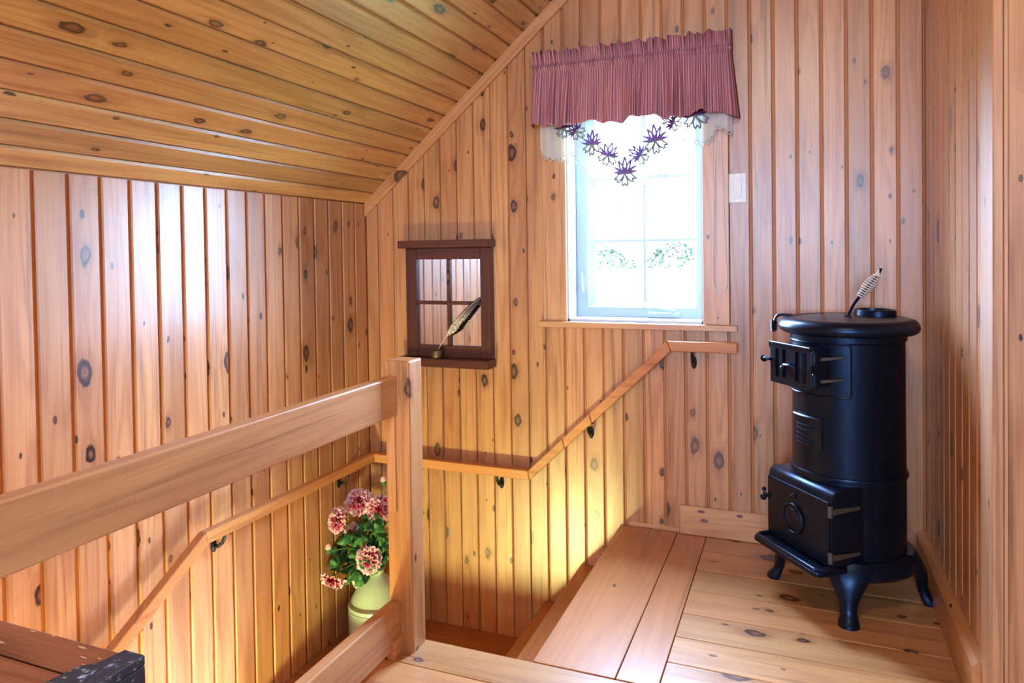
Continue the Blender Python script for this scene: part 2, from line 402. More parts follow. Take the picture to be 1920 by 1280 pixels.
# ceiling
ang = math.atan(SL)
XF = (FLAT-ZK)/SL
ceiling = struct('ceiling', MB().loft([[(-.25, yy_, ZK-.25*SL+.018), (XF, yy_, FLAT+.018), (XR+.1, yy_, FLAT+.018), (XR+.1, yy_, FLAT+.2), (XF-.1, yy_, FLAT+.2), (-.25, yy_, ZK-.25*SL+.25)] for yy_ in (YN-.2, .26)]), 'groove')
cx = [0, .062] + [.062 + .0735*k for k in range(1, 19)]
for i in range(len(cx)-1):
    x0, x1 = cx[i], min(cx[i+1], XF); wd = (x1-x0)/math.cos(ang) - .004; xm = (x0+x1)/2
    if wd < .02: continue
    pr = board_profile(wd, .014, .008)
    # face looks down-right: normal (sin, 0, -cos)
    ux, uz = math.cos(ang), math.sin(ang); nx, nz = math.sin(ang), -math.cos(ang)
    L = -YN/2
    MB().loft([[(u*ux + d*nx, -L, u*uz + d*nz) for u, d in pr], [(u*ux + d*nx, L, u*uz + d*nz) for u, d in pr]]).build('board', 'ceilY', ceiling, (xm, -L, ZK+SL*xm))
for k in range(32):
    x0 = XF + .1*k
    if x0 < XR: MB().box(-.0485, .0485, YN/2, -YN/2, 0, .02).build('board', 'ceilY', ceiling, (x0+.05, YN/2, FLAT))
# gable trim (sloping batten)
tw = .072
mb = MB().loft([[(x, 0.0, ZK+SL*x-tw), (x, -.022, ZK+SL*x-tw), (x, -.022, ZK+SL*x+.004), (x, 0.0, ZK+SL*x+.004)] for x in (.004, XF+.05)])
mb.xf(Matrix.Rotation(ang, 4, 'Y') @ Matrix.Translation((-.7, 0, -(ZK+SL*.7))))
struct('trim_1', mb, 'trimX', loc=(.7, 0, ZK+SL*.7), rot=(0, -ang, 0), bevel=.003)
# baseboards
def bb(name, x0, x1, y0, y1, z0, z1, mat): return struct(name, MB().box(x0, x1, y0, y1, z0, z1), mat, recenter=True, bevel=.002)
bb('baseboard_back', 1.678, WX-.045, -.018, 0, .002, .132, 'trimX')
bb('trim_4', 1.44, 1.676, -.004, 0, .001, .022, 'trimX')
rbb = MB().loft([[(WX, y_, 0.002), (WX-.034, y_, .002), (WX-.034, y_, .125), (WX-.02, y_, .142), (WX, y_, .142)] for y_ in (-1.012, -.001)])
struct('baseboard_right', rbb, 'trimY', recenter=True)
# ---- floor
floor = struct('floor', MB().box(1.43, XR, -1.215, .012, -.25, -.02).box(.935, XR, YN, -1.215, -.25, -.02).box(-.1, .935, YN, -4.2, -.25, -.02), 'groove')
def plank(x0, x1, y0, y1, mat, gap=.0016):
    MB().box(x0+gap, x1-gap, y0+gap, y1-gap, -.02, 0).build('plank', mat, floor, recenter=True, bevel=.0016)
plank(1.395, 1.664, -1.213, 0, 'floorY'); plank(1.664, 1.795, -1.213, 0, 'floorY')
ys = [0, -.185, -.364, -.548, -.739, -.905, -1.066, -1.213]
for a, b in zip(ys, ys[1:]): plank(1.795, WX, b, a, 'floorX')
yv = -1.216
k = 0
while yv > YN:
    wv = .149 if k == 0 else .146
    xs = {0: [.93, 1.664+.9, XR], 1: [.93, XR]}.get(k, [.93, 1.9+.6*((k*37) % 10)/10, XR])
    for a, b in zip(xs, xs[1:]): plank(a, b, max(YN, yv-wv), yv, 'floorX')
    yv -= wv; k += 1

# ------------------------------------------------------------------ stairs
st = tag(empty('staircase', (0, 0, -.645)), 'brown stained wooden stairs turning down to a landing in the corner', 'stairs')
def part(mb, name, mat, parent, **kw):
    ox = parent.location
    mb.v = [(p[0]-ox[0], p[1]-ox[1], p[2]-ox[2]) for p in mb.v]
    return mb.build(name, mat, parent, recenter=True, **kw)
part(MB().box(1.20, 1.47, -1.213, -.002, -.247, -.215), 'tread', 'stairY', st, bevel=.004)
part(MB().box(1.01, 1.25, -1.213, -.002, -.462, -.430), 'tread', 'stairY', st, bevel=.004)
part(MB().box(1.415, 1.43, -1.213, -.002, -.215, -.021), 'riser', 'stairY', st)
part(MB().box(1.235, 1.25, -1.213, -.002, -.43, -.247), 'riser', 'stairY', st)
part(MB().box(1.03, 1.045, -1.213, -.002, -.645, -.462), 'riser', 'stairY', st)
for i in range(8):
    y1_ = -.002 - .131*i
    part(MB().box(.002, 1.03, y1_-.129, y1_, -.675, -.645), 'landing_board', 'stairX', st, bevel=.0015)
for i in range(9):
    zt = -.645-.213*(i+1); y1_ = -1.05-.21*i
    part(MB().box(.002, .92, y1_-.23, y1_+.01, zt-.03, zt), 'tread', 'stairX', st, bevel=.003)
    part(MB().box(.002, .92, y1_-.002, y1_+.012, zt, zt+.183), 'riser', 'stairX', st)
struct('wall_stair', MB().box(.935, .96, -4.2, -1.216, -2.7, -.021).box(.96, 1.43, -1.24, -1.216, -2.7, -.021).box(0, .96, -4.3, -4.2, -2.7, -.021), 'trimZ')
struct('floor_lower', MB().box(-.1, 1.5, -4.3, .1, -2.8, -2.7), 'floorX')

# unseen wall lamp over the lower flight; lampshade added to keep light off ceiling
lp = tag(empty('stair_wall_lamp', (.934, -2.25, -.95)), 'unseen wall lamp over the lower stairs, its lampshade added to keep light off the ceiling', 'lamp')
M['shade'] = plain('added_lampshade_metal', (60, 50, 40), .5, .4); M['bulb'] = plain('frosted_bulb', (255, 240, 200), .3)
MB().lathe([(.05, 0), (.05, .012), (.03, .02)], 20).xf(Matrix.Rotation(R(-90), 4, 'Y')).build('back_plate', 'shade', lp, smooth=True)
MB().tube(smoothpath([(-.01, 0, 0), (-.12, 0, .13), (-.30, 0, .17), (-.434, 0, .13)]), .007, 8).build('arm', 'shade', lp, smooth=True)
MB().lathe([(.03, .13), (.06, .125), (.125, .095), (.123, .093), (.06, .120), (.03, .125)], 28, (-.434, 0, 0), caps=False).build('shade', 'shade', lp, smooth=50)  # added to block the stair light upwards
MB().lathe([(.012, .125), (.013, .10), (.010, .095)], 14, (-.434, 0, 0)).build('bulb_base', 'bulb', lp, smooth=True)
point('stair_lamp_light', (.50, -2.25, -.965), 330, (0.86, 1.0, 0.40), 0.10)

# ------------------------------------------------------------------ railing
rl = tag(empty('railing', (.976, -1.27, 0)), 'square newel post with two wide wooden rails guarding the stairwell', 'railing')
part(MB().box(.932, 1.02, -1.312, -1.226, -.02, .955), 'post', 'postZ', rl, bevel=.006, seg=2)
part(MB().box(.935, .975, -3.5, -1.312, .776, .905), 'upper_rail', 'railY', rl, bevel=.005, seg=2)
part(MB().box(.935, .975, -3.5, -1.312, .028, .165), 'lower_rail', 'railY', rl, bevel=.005, seg=2)
part(MB().box(.936, .968, -1.318, -1.310, .46, .775), 'filler_strip', 'postZ', rl)
part(MB().box(.94, .985, -1.37, -1.3125, .0, .062), 'filler_block', 'hrY', rl, bevel=.002)
part(MB().box(.932, 1.02, -3.59, -3.50, -.02, .955), 'post', 'postZ', rl, bevel=.006, seg=2)

# ------------------------------------------------------------------ handrails
def bracket(parent, P, n, along):
    """small cast bracket: wall disc + arm; P on the wall under the rail, n = wall normal"""
    P, n = Vector(P), Vector(n); up = Vector((0, 0, 1)); ox = Vector(parent.location)
    mb = MB(); q = P - ox
    sec = lambda c, wv, hv: [tuple(c+Vector(along)*(wv*math.cos(2*PI*j/10))+up*(hv*math.sin(2*PI*j/10))) for j in range(10)]
    mb.loft([sec(q+n*.0005, .013, .030), sec(q+n*.006, .013, .030), sec(q+n*.010, .008, .02)])
    top = q + n*.062 + up*.055
    mb.tube([q+n*.008-up*.004, q+n*.026-up*.004, q+n*.048+up*.014, q+n*.060+up*.036, top], lambda s: .0085-.002*s, 8)
    a = Vector(along)
    pl = [top+a*.024+n*.012, top-a*.024+n*.012, top-a*.024-n*.012, top+a*.024-n*.012]
    mb.loft([[tuple(p) for p in pl], [tuple(p+up*.004) for p in pl]])
    mb.build('bracket', 'bracket', parent, smooth=True)
HR0, HR1 = -.085, -.048
def rail_seg_x(parent, A, B, Acut, Bcut):
    """profile quads at two ends given as ((xt,zt),(xb,zb)) top and bottom corners, y from HR0 to HR1"""
    ox = parent.location
    def ring(t_, b_): return [(t_[0], HR0, t_[1]), (t_[0], HR1, t_[1]), (b_[0], HR1, b_[1]), (b_[0], HR0, b_[1])]
    mb = MB().loft([ring(*A), ring(*B)])
    return part(mb, 'rail_segment', 'hrX', parent, bevel=.004, seg=2)
hb = tag(empty('handrail', (.95, 0, .2)), 'wooden handrail on the window wall, sloping up from the landing', 'handrail')
JL = ((.957, .236), (.966, .190)); JT = ((1.637, .893), (1.654, .847))
lerp = lambda a, b, s: tuple(p+(q-p)*s for p, q in zip(a, b))
def cut(s): return (lerp(JL[0], JT[0], s), lerp(JL[1], JT[1], s))
g_ = .0006
rail_seg_x(hb, ((.082, .239), (.082, .193)), ((JL[0][0]-g_, JL[0][1]), (JL[1][0]-g_, JL[1][1])), 0, 0)
rail_seg_x(hb, ((JL[0][0]+g_, JL[0][1]), (JL[1][0]+g_, JL[1][1])), cut(.262), 0, 0)
rail_seg_x(hb, cut(.2645), cut(.46), 0, 0)
rail_seg_x(hb, cut(.4625), ((JT[0][0]-g_, JT[0][1]), (JT[1][0]-g_, JT[1][1])), 0, 0)
rail_seg_x(hb, ((JT[0][0]+g_, JT[0][1]), (JT[1][0]+g_, JT[1][1])), ((1.94, .893), (1.94, .847)), 0, 0)
bracket(hb, (1.745, 0, .79), (0, -1, 0), (1, 0, 0))
bracket(hb, (1.258, 0, .43), (0, -1, 0), (1, 0, 0))
bracket(hb, (.785, 0, .135), (0, -1, 0), (1, 0, 0))
hl = tag(empty('handrail', (0, -.6, .2)), 'wooden handrail on the left wall, dropping towards the lower stairs', 'handrail')
def rail_seg_y(parent, A, B):
    def ring(t_, b_): return [(.085, t_[0], t_[1]), (.048, t_[0], t_[1]), (.048, b_[0], b_[1]), (.085, b_[0], b_[1])]
    return part(MB().loft([ring(*A), ring(*B)]), 'rail_segment', 'hrY', parent, bevel=.004, seg=2)
rail_seg_y(hl, ((-.046, .241), (-.046, .195)), ((-1.248, .247), (-1.236, .200)))
rail_seg_y(hl, ((-1.2495, .2465), (-1.2375, .1995)), ((-2.25, -.345), (-2.235, -.392)))
bracket(hl, (0, -.29, .140), (1, 0, 0), (0, 1, 0))
bracket(hl, (0, -1.13, .145), (1, 0, 0), (0, 1, 0))

# ------------------------------------------------------------------ window
win = tag(empty('window_1', (1.47, 0, HZ0)), kind='structure')
SY = .13
def wp(mb, name, mat, parent=win, **kw):
    mb.v = [(p[0]-1.47, p[1], p[2]-HZ0) for p in mb.v]
    return mb.build(name, mat, parent, **kw)
wp(MB().box(HX0-.001, HX0+.008, -.004, .26, HZ0, HZ1).box(HX1-.008, HX1+.001, -.004, .26, HZ0, HZ1).box(HX0, HX1, -.004, .26, HZ0, HZ0+.012).box(HX0, HX1, -.004, .26, HZ1-.008, HZ1), 'jamb', 'white')
GX0, GX1, GZ0, GZ1 = 1.247, 1.728, 1.054, 1.965
def frame(x0, x1, z0, z1, wl, wr, wb, wt, y0, y1):
    return MB().box(x0, x0+wl, y0, y1, z0, z1).box(x1-wr, x1, y0, y1, z0, z1).box(x0+wl, x1-wr, y0, y1, z0, z0+wb).box(x0+wl, x1-wr, y0, y1, z1-wt, z1)
wp(frame(HX0+.008, HX1-.008, HZ0+.012, HZ1-.008, .058, .04, .05, .04, SY, .20), 'sash_frame', 'white', bevel=.004, seg=2)
gb = MB()
x0, x1, z0, z1 = HX0+.066, HX1-.048, HZ0+.062, HZ1-.048
o4 = [(x0, z0), (x1, z0), (x1, z1), (x0, z1)]; i4 = [(GX0, GZ0), (GX1, GZ0), (GX1, GZ1), (GX0, GZ1)]
gb.add([(x, SY+.006, z) for x, z in o4]+[(x, SY+.022, z) for x, z in i4]+[(x, .20, z) for x, z in i4],
       [(0,1,5,4),(1,2,6,5),(2,3,7,6),(3,0,4,7),(4,5,9,8),(5,6,10,9),(6,7,11,10),(7,4,8,11)])
wp(gb, 'glazing_bead', 'white')
zm = [GZ0, 1.352, 1.660, GZ1]; xm = [GX0, 1.494, GX1]
wp(MB().box(1.494-.008, 1.494+.008, .152, .166, GZ0, GZ1), 'muntin', 'white', bevel=.002)
for z in zm[1:3]: wp(MB().box(GX0, GX1, .1525, .1655, z-.008, z+.008), 'muntin', 'white', bevel=.002)
for i in range(2):
    for j in range(3): wp(MB().box(xm[i], xm[i+1], .1575, .1605, zm[j], zm[j+1]), 'pane', 'glass')
# crank operator and lock lever
cr = wp(MB().box(1.515, 1.665, SY-.022, SY, HZ0+.014, HZ0+.040), 'crank_base', 'white', bevel=.006, seg=2)
MB().tube([(.175, SY-.030, .045), (.14, SY-.034, .052), (.08, SY-.034, .060), (.045, SY-.034, .060)], lambda s: .008+.003*math.sin(PI*s), 8).ball((.030, SY-.036, .064), .011, 10, 6).build('crank_handle', 'white', cr, smooth=True)
wp(MB().box(1.178, 1.196, SY-.008, SY, 1.085, 1.185).tube([(1.187, SY-.012, 1.10), (1.187, SY-.022, 1.13), (1.187, SY-.024, 1.20)], .006, 8), 'lock_lever', 'white')
# casing and sill
wp(MB().box(1.03, HX0, -.02, -.0005, HZ0, 2.06), 'casing', 'trimZ', bevel=.002)
wp(MB().box(HX1, 1.904, -.02, -.0005, HZ0, 2.06), 'casing', 'trimZ', bevel=.002)
wp(MB().box(1.03, 1.904, -.02, -.0005, 2.0605, 2.16), 'casing', 'trimX', bevel=.002)
wp(MB().box(1.004, 1.937, -.036, -.0005, .936, .9645), 'sill', 'trimX', bevel=.003)

# ------------------------------------------------------------------ curtains
rng = random.Random(5)
def hashf(i): return random.Random(i*7919+13).random()
NU, NV = 420, 34
val = tag(empty('valance_curtain', (1.47, 0, 1.9)), 'burgundy striped valance with a gathered ruffle heading over the window', 'curtain')
# arc positions: left return, front, right return
X0, X1, D0 = 1.000, 1.925, -.075
folds = [(rng.uniform(0, 1), rng.uniform(.010, .022), rng.choice((-1, 1))) for _ in range(17)]
def vfold(u):
    s = 0
    for i, (c, wv, sg) in enumerate(folds):
        s += sg*math.exp(-((u-c)/wv)**2)
    return s
def val_pt(u, v):
    # v: 0 top of ruffle .. 1 hem
    z_rodt, z_rodb = 2.193, 2.158
    top = 2.252 + .006*math.sin(u*71)+.004*math.sin(u*133+1); bot = 1.898+.010*math.sin(u*23+.5)+.006*math.sin(u*61)-.006*max(0, (u-.9)*10)
    x = X0+(X1-X0)*u
    pl = .5*math.sin(u*2*PI*46+2.2*math.sin(u*29))+.5*math.sin(u*2*PI*29+1.7*math.sin(u*17+1))
    if v < .2:
        s = v/.2; z = top+(z_rodt-top)*s; amp = .017*(1-s)+.003; yv_ = D0+.002-.020*(1-s)**.7; yv_ += amp*pl
    elif v < .34:
        s = (v-.2)/.14; z = z_rodt+(z_rodb-z_rodt)*s; yv_ = D0+.002-.022*math.sin(PI*s)+.003*pl+.002*math.sin(u*2*PI*110)
    else:
        s = (v-.34)/.66; z = z_rodb+(bot-z_rodb)*s
        yv_ = D0+.002-.020*s**.5 + pl*.004*(1-s) + (.006+.024*s)*vfold(u+.006*s) + .016*s*math.sin(u*2*PI*12+2.5*math.sin(u*9))
        x += .003*s*math.sin(u*2*PI*13+1)+.008*s*(u-.5)*2 + .020*s*max(0, (u-.93)/.07)**2
    yv_ = min(yv_, -.064)
    e = min(u, 1-u)/.018
    if e < 1: yv_ = yv_*math.sqrt(max(0, 1-(1-e)**2)) - .004
    return (x-1.47, min(yv_, -.0225), z-1.9)
mb = MB(); mb.uv = []
for j in range(NV+1):
    for i in range(NU+1):
        mb.v.append(val_pt(i/NU, j/NV)); mb.uv.append((i/NU, j/NV))
mb.f = [(j*(NU+1)+i, j*(NU+1)+i+1, (j+1)*(NU+1)+i+1, (j+1)*(NU+1)+i) for j in range(NV) for i in range(NU)]
vo = mb.build('cloth', 'valance', val, smooth=75)
sm = vo.modifiers.new('thickness', 'SOLIDIFY'); sm.thickness = .0016; sm.offset = 1
MB().tube([(X0-1.47+.004, D0-.004, .275), (X1-1.47-.004, D0-.004, .275)], .006, 8).build('curtain_rod', 'white', val)

hem = [(1.030,1.800),(1.06,1.765),(1.10,1.748),(1.15,1.752),(1.19,1.775),(1.23,1.71),(1.27,1.645),(1.312,1.592),(1.345,1.580),(1.38,1.612),(1.41,1.55),(1.443,1.484),(1.48,1.506),(1.51,1.54),(1.54,1.622),(1.58,1.64),(1.63,1.645),(1.665,1.685),(1.685,1.745),(1.71,1.803),(1.76,1.787),(1.80,1.775),(1.84,1.803),(1.86,1.852),(1.89,1.832),(1.925,1.815)]
def hemz(x):
    for (a, za), (b, zb) in zip(hem, hem[1:]):
        if x <= b: return za+(zb-za)*max(0, (x-a)/(b-a))
    return hem[-1][1]
lace = tag(empty('lace_curtain', (1.47, 0, 1.9)), 'sheer white lace curtain with scalloped hem and purple flowers under the valance', 'curtain')
def lace_y(x): return -.041 + .012*math.sin(x*46)+.006*math.sin(x*91+1)
NUL, NVL = 260, 14
mb = MB(); mb.uv = []
for j in range(NVL+1):
    for i in range(NUL+1):
        x = 1.03+.895*i/NUL; h = hemz(x) + .004 - .010*abs(math.sin(x*PI/.027)); z = 1.99+(h-1.99)*j/NVL
        mb.v.append((x-1.47, lace_y(x)*(1 if True else 1), z-1.9)); mb.uv.append((x, z))
mb.f = [(j*(NUL+1)+i, j*(NUL+1)+i+1, (j+1)*(NUL+1)+i+1, (j+1)*(NUL+1)+i) for j in range(NVL) for i in range(NUL)]
mb.build('sheer_panel', 'lace', lace, smooth=70)
# scalloped eyelet edging: rings along the hem
pts = []
for (a, za), (b, zb) in zip(hem, hem[1:]):
    n_ = max(1, int(math.hypot(b-a, zb-za)/.004))
    for k in range(n_): pts.append((a+(b-a)*k/n_, za+(zb-za)*k/n_))
acc = 0; last = pts[0]; mb = MB()
for p in pts:
    acc += math.hypot(p[0]-last[0], p[1]-last[1]); last = p
    if acc > .0215:
        acc = 0; cx_, cz_ = p[0]-1.47, p[1]-1.9; yb = lace_y(p[0])-.002
        mb.tube([(cx_+.0085*math.cos(a_), yb, cz_-.004+.011*math.sin(a_)) for a_ in [2*PI*q/10 for q in range(11)]], .0021, 5, False)
mb.build('eyelet_edging', 'lacetrim', lace, smooth=True)
def leaf2d(c, a, ln, wd, n=7):
    """pointed petal outline in x,z at angle a"""
    ca, sa = math.cos(a), math.sin(a); L_, R_ = [], []
    for k in range(n+1):
        s = k/n; h = wd*math.sin(PI*s**.8)*(1-.25*s)
        L_.append((c[0]+ca*ln*s-sa*h, c[1]+sa*ln*s+ca*h)); R_.append((c[0]+ca*ln*s+sa*h, c[1]+sa*ln*s-ca*h))
    return L_, R_
def emb(cx_, cz_, sc_, ang0=0.0, dark='embpurple'):
    root = empty('embroidered_flower', (0, 0, 0)); root.parent = lace
    Y_ = lambda x: lace_y(x+1.47)-.0035
    fill, outl, grey = MB(), MB(), MB()
    c = (cx_-1.47, cz_-1.9)
    for a, ln, wd, f in ((90, .052, .006, 0), (62, .046, .005, 0), (118, .046, .005, 0), (32, .05, .0045, 1), (148, .05, .0045, 1), (10, .045, .005, 1), (170, .045, .005, 1)):
        L_, R_ = leaf2d(c, R(a)+ang0, ln*sc_, wd*sc_*1.25)
        if f:
            n_ = len(L_); vs_ = [(x, Y_(x), z) for x, z in L_]+[(x, Y_(x), z) for x, z in R_]
            fill.add(vs_, [(i, i+1, n_+i+1, n_+i) for i in range(n_-1)])
        else:
            outl.tube([(x, Y_(x), z) for x, z in L_+R_[::-1]], .0030*sc_, 5)
    for a in (-90, -35, -145):
        o_ = []
        for k in range(15):
            s = k/14; th = R(a)+ang0+(s-.5)*1.15; rr = .036*sc_*(.55+.45*math.sin(PI*s))*(1+.16*math.cos(s*2*PI*3))
            o_.append((c[0]+rr*math.cos(th), c[1]+rr*math.sin(th)))
        o_ = [c]+o_+[c]
        grey.tube([(x, Y_(x), z) for x, z in o_], .0030*sc_, 5)
    fill.build('stitched_leaves', dark, root); outl.build('stitched_petals', 'emblilac' if dark != 'embpurple' else dark, root); grey.build('stitched_lobes', 'embgrey', root)
    return root
for a in ((1.151, 1.893, .95, .1), (1.215, 1.87, .8, .9), (1.290, 1.805, 1.0, -.05), (1.366, 1.748, .95, -.3), (1.446, 1.660, 1.15, 0), (1.517, 1.742, .85, 1.1), (1.588, 1.800, 1.15, .1), (1.668, 1.88, .8, 1.2), (1.765, 1.90, 1.15, .2)):
    a = (a[0], a[1], a[2]*1.3, a[3])
    emb(*a, dark='embpurple' if a[1] > 1.85 else 'emblilac')
# blind cord loop
P = [(1.862, -.030, 2.0), (1.848, -.030, 1.7), (1.838, -.030, 1.35), (1.835, -.030, 1.20)]
P += [(1.865+.030*math.cos(a_), -.030, 1.155-.042*math.sin(a_)) for a_ in [PI-PI*k/12 for k in range(13)]]
P += [(1.893, -.030, 1.22), (1.883, -.030, 1.5), (1.872, -.030, 1.8), (1.866, -.030, 2.0)]
tag(MB().tube(smoothpath(P), .0026, 6).build('blind_cord', 'cordw', smooth=True), 'white looped pull cord hanging beside the window', 'cord')

# ------------------------------------------------------------------ light switch
sw = tag(empty('light_switch', (1.9415, 0, 1.573)), 'white rocker light switch on the board wall right of the window', 'switch')
MB().box(-.0375, .0375, -.007, -.0002, -.066, .066).build('plate', 'switch', sw, bevel=.003, seg=2)
rk = MB().loft([[(-.017, -.0065, -.042), (.017, -.0065, -.042), (.017, -.0065, .042), (-.017, -.0065, .042)], [(-.0165, -.009, -.0415), (.0165, -.009, -.0415), (.0165, -.0135, .0415), (-.0165, -.0135, .0415)]]).build('rocker', 'switch', sw, bevel=.001)
for z in (-.055, .055): MB().lathe([(.003, 0), (.003, .0012)], 10).xf(Matrix.Rotation(R(90), 4, 'X')).build('screw', 'steel', sw, (0, -.0068, z))

# ------------------------------------------------------------------ mirror
mi = tag(empty('wall_mirror', (.513, 0, .765)), 'dark brown window-frame mirror with four panes and a small shelf', 'mirror')
def mp(x0, x1, y0, y1, z0, z1, name, mat, **kw): return part(MB().box(x0, x1, y0, y1, z0, z1), name, mat, mi, **kw)
mp(.246, .768, -.085, -.0005, 1.331, 1.370, 'cap', 'mirwX', bevel=.003)
mp(.238, .764, -.100, -.0005, .722, .765, 'shelf', 'mirwX', bevel=.003)
mp(.268, .330, -.040, -.0005, .7655, 1.3305, 'stile', 'mirwZ', bevel=.003)
mp(.698, .757, -.040, -.0005, .7655, 1.3305, 'stile', 'mirwZ', bevel=.003)
mp(.3305, .6975, -.038, -.0005, .7655, .826, 'bottom_rail', 'mirwX', bevel=.003)
mp(.3305, .6975, -.038, -.0005, 1.272, 1.3305, 'top_rail', 'mirwX', bevel=.003)
mp(.504, .523, -.034, -.012, .8265, 1.2715, 'muntin', 'mirwZ', bevel=.003)
for x0, x1 in ((.3305, .5035), (.5235, .6975)): mp(x0, x1, -.034, -.012, 1.037, 1.055, 'muntin', 'mirwX', bevel=.003)
for x0, x1 in ((.3305, .5035), (.5235, .6975)):
    for z0, z1 in ((.8265, 1.0365), (1.0555, 1.2715)): mp(x0, x1, -.018, -.014, z0, z1, 'mirror_pane', 'mirror')
# ink pot and quill
ip = tag(MB().lathe([(.001, 0), (.024, 0), (.030, .008), (.031, .024), (.027, .038), (.018, .042), (.015, .048), (.017, .050), (.010, .050), (.009, .030), (.001, .030)], 20, caps=False).build('ink_pot', 'brass', loc=(.462, -.070, .7655), smooth=50), 'small tarnished metal ink pot on the mirror shelf', 'ink pot')
qp = tag(empty('quill_pen', (.462, -.070, .7965)), 'grey and cream feather quill standing in the ink pot', 'quill')
B_ = Vector((.236, .022, .283)); side = Vector((.76, 0, -.64)).normalized(); nq = B_.cross(side).normalized()
cur = lambda s: B_*s + side*(.018*math.sin(PI*s))*-1
MB().tube([cur(s/12) for s in range(13)], lambda s: .0022*(1-.7*s)+.0003, 6).build('shaft', plain('quill_shaft', (226, 206, 176), .5), qp, smooth=True)
t = NT('feather_vane'); uv = t.n('ShaderNodeUVMap'); sp = t.n('ShaderNodeSeparateXYZ'); t.put(sp.inputs[0], uv.outputs[0])
c = t.ramp(sp.outputs[1], [(0.0, s2l((232, 216, 190))), (.42, s2l((206, 186, 160))), (.62, s2l((104, 90, 88))), (.8, s2l((40, 40, 62))), (1, s2l((30, 32, 60)))])
bar = t.noise(t.xyz(t.math('MULTIPLY', sp.outputs[0], 6), t.math('MULTIPLY', sp.outputs[1], 26)), 1, 3)
c = t.mix(t.sstep(bar, .5, .62), c, s2l((92, 78, 72)))
M['vane'] = t.done(t.bsdf(c, .6))
for sg, wdv, s0 in ((1, .036, .24), (-1, .014, .22)):
    mb = MB(); mb.uv = []
    n_ = 60
    for i in range(n_+1):
        s = s0+(1-s0)*i/n_; e = (i/n_)
        wv = wdv*min(1, (e/.16)**.8)*math.sqrt(max(0, 1-e**5))*(1-.35*e)*(1 - (.22*abs(math.sin(i*.9)) if e < .4 and sg > 0 else .03*(i % 2)))
        for q in (0, .5, 1):
            p = cur(min(1, s+.06*q*wv/wdv)) + side*(sg*wv*q) + nq*(.004*q*q)
            mb.v.append(tuple(p)); mb.uv.append((q, e))
    mb.f = [(i*3+q, i*3+q+1, i*3+q+4, i*3+q+3) for i in range(n_) for q in range(2)]
    o = mb.build('feather_vane', 'vane', qp, smooth=True); o.modifiers.new('th', 'SOLIDIFY').thickness = .0006

# ------------------------------------------------------------------ stove
sv = tag(empty('wood_stove', (2.357, -.370, 0), R(-52)), 'black cast iron cylinder wood stove on four curved legs', 'stove')
def spt(mb, name, mat='iron', parent=sv, **kw):
    kw.setdefault('smooth', 35); return mb.build(name, mat, parent, **kw)
RB = .195
spt(MB().lathe([(.17, .185), (RB, .19), (RB, .47), (RB-.002, .70), (RB-.002, .96), (RB+.004, .965), (RB+.004, .985), (.16, .985)], 64), 'body', 'ironsm')
spt(MB().lathe([(RB-.004, .468), (RB+.006, .471), (RB+.008, .478), (RB+.006, .485), (RB-.004, .488)], 64, caps=False), 'body_band')
spt(MB().lathe([(.16, .19), (RB+.004, .200), (.215, .192), (.228, .172), (.231, .150), (.226, .142), (.222, .138), (.20, .138), (.15, .145)], 64), 'base_ring')
# legs
def leg(a):
    secs = [(.205, .200, .085, .014), (.222, .172, .078, .018), (.236, .135, .058, .020), (.243, .100, .040, .020), (.246, .070, .029, .018), (.250, .045, .026, .018), (.260, .025, .029, .020), (.270, .012, .034, .024), (.272, .0, .034, .024)]
    mb = MB(); rings = []
    for r, z, wv, tv in secs:
        ring = []
        for u, d in ((-1, -.6), (-.75, -1), (.75, -1), (1, -.6), (1, .2), (.7, .75), (.3, 1), (-.3, 1), (-.7, .75), (-1, .2)):
            ring.append((r+d*tv - .10*(u*wv)**2/.1*1.5, u*wv, z))
        rings.append(ring)
    mb.loft(rings)
    return mb.xf(Matrix.Rotation(a, 4, 'Z'))
for a in (-41, -139, 55, 125): spt(leg(R(a)), 'leg', 'iron')
# ash apron
def rrect(x0, x1, y0, y1, r, n=5):
    o = []
    for cx_, cy_, a0 in ((x1-r, y1-r, 0), (x0+r, y1-r, 90), (x0+r, y0+r, 180), (x1-r, y0+r, 270)):
        for k in range(n+1): o.append((cx_+r*math.cos(R(a0+90*k/n)), cy_+r*math.sin(R(a0+90*k/n))))
    return o
ap = spt(MB().prism(rrect(-.182, .182, -.292, -.15, .022), 2, .172, .190), 'ash_apron', 'iron', bevel=.004, seg=2)
MB().tube([(-.172, -.20, .192)]+[(-.172, -.262, .192), (-.160, -.280, .192), (.160, -.280, .192), (.172, -.262, .192), (.172, -.20, .192)], .010, 10).build('apron_lip', 'iron', ap, smooth=True)
# ash box with rounded top edge
pf = [(-.05, .195), (-.222, .195)]+[(-.222+.034*(1-math.cos(R(90*k/6))), .424+.034*math.sin(R(90*k/6))) for k in range(7)]+[(-.05, .462)]
ab = spt(MB().prism(pf, 0, -.174, .174), 'ash_box', 'iron', bevel=.006, seg=2)
ad = MB().box(-.168, .168, -.230, -.2205, .200, .422).build('ash_door', 'iron', ab, bevel=.004, seg=2)
dial = MB().lathe([(.001, .006), (.050, .006), (.053, .004), (.055, 0)], 36, caps=False).xf(Matrix.Translation((-.012, -.2305, .305)) @ Matrix.Rotation(R(90), 4, 'X'))
spt(dial, 'draft_dial', 'iron')
rg = MB().tube([(-.012+.052*math.cos(2*PI*k/36), -.2345, .305+.052*math.sin(2*PI*k/36)) for k in range(37)], .005, 6, False)
spt(rg, 'draft_ring', 'iron')
cres = []
for k in range(13): cres.append((-.012+.034*math.cos(R(10+140*k/12)), .305+.034*math.sin(R(10+140*k/12))))
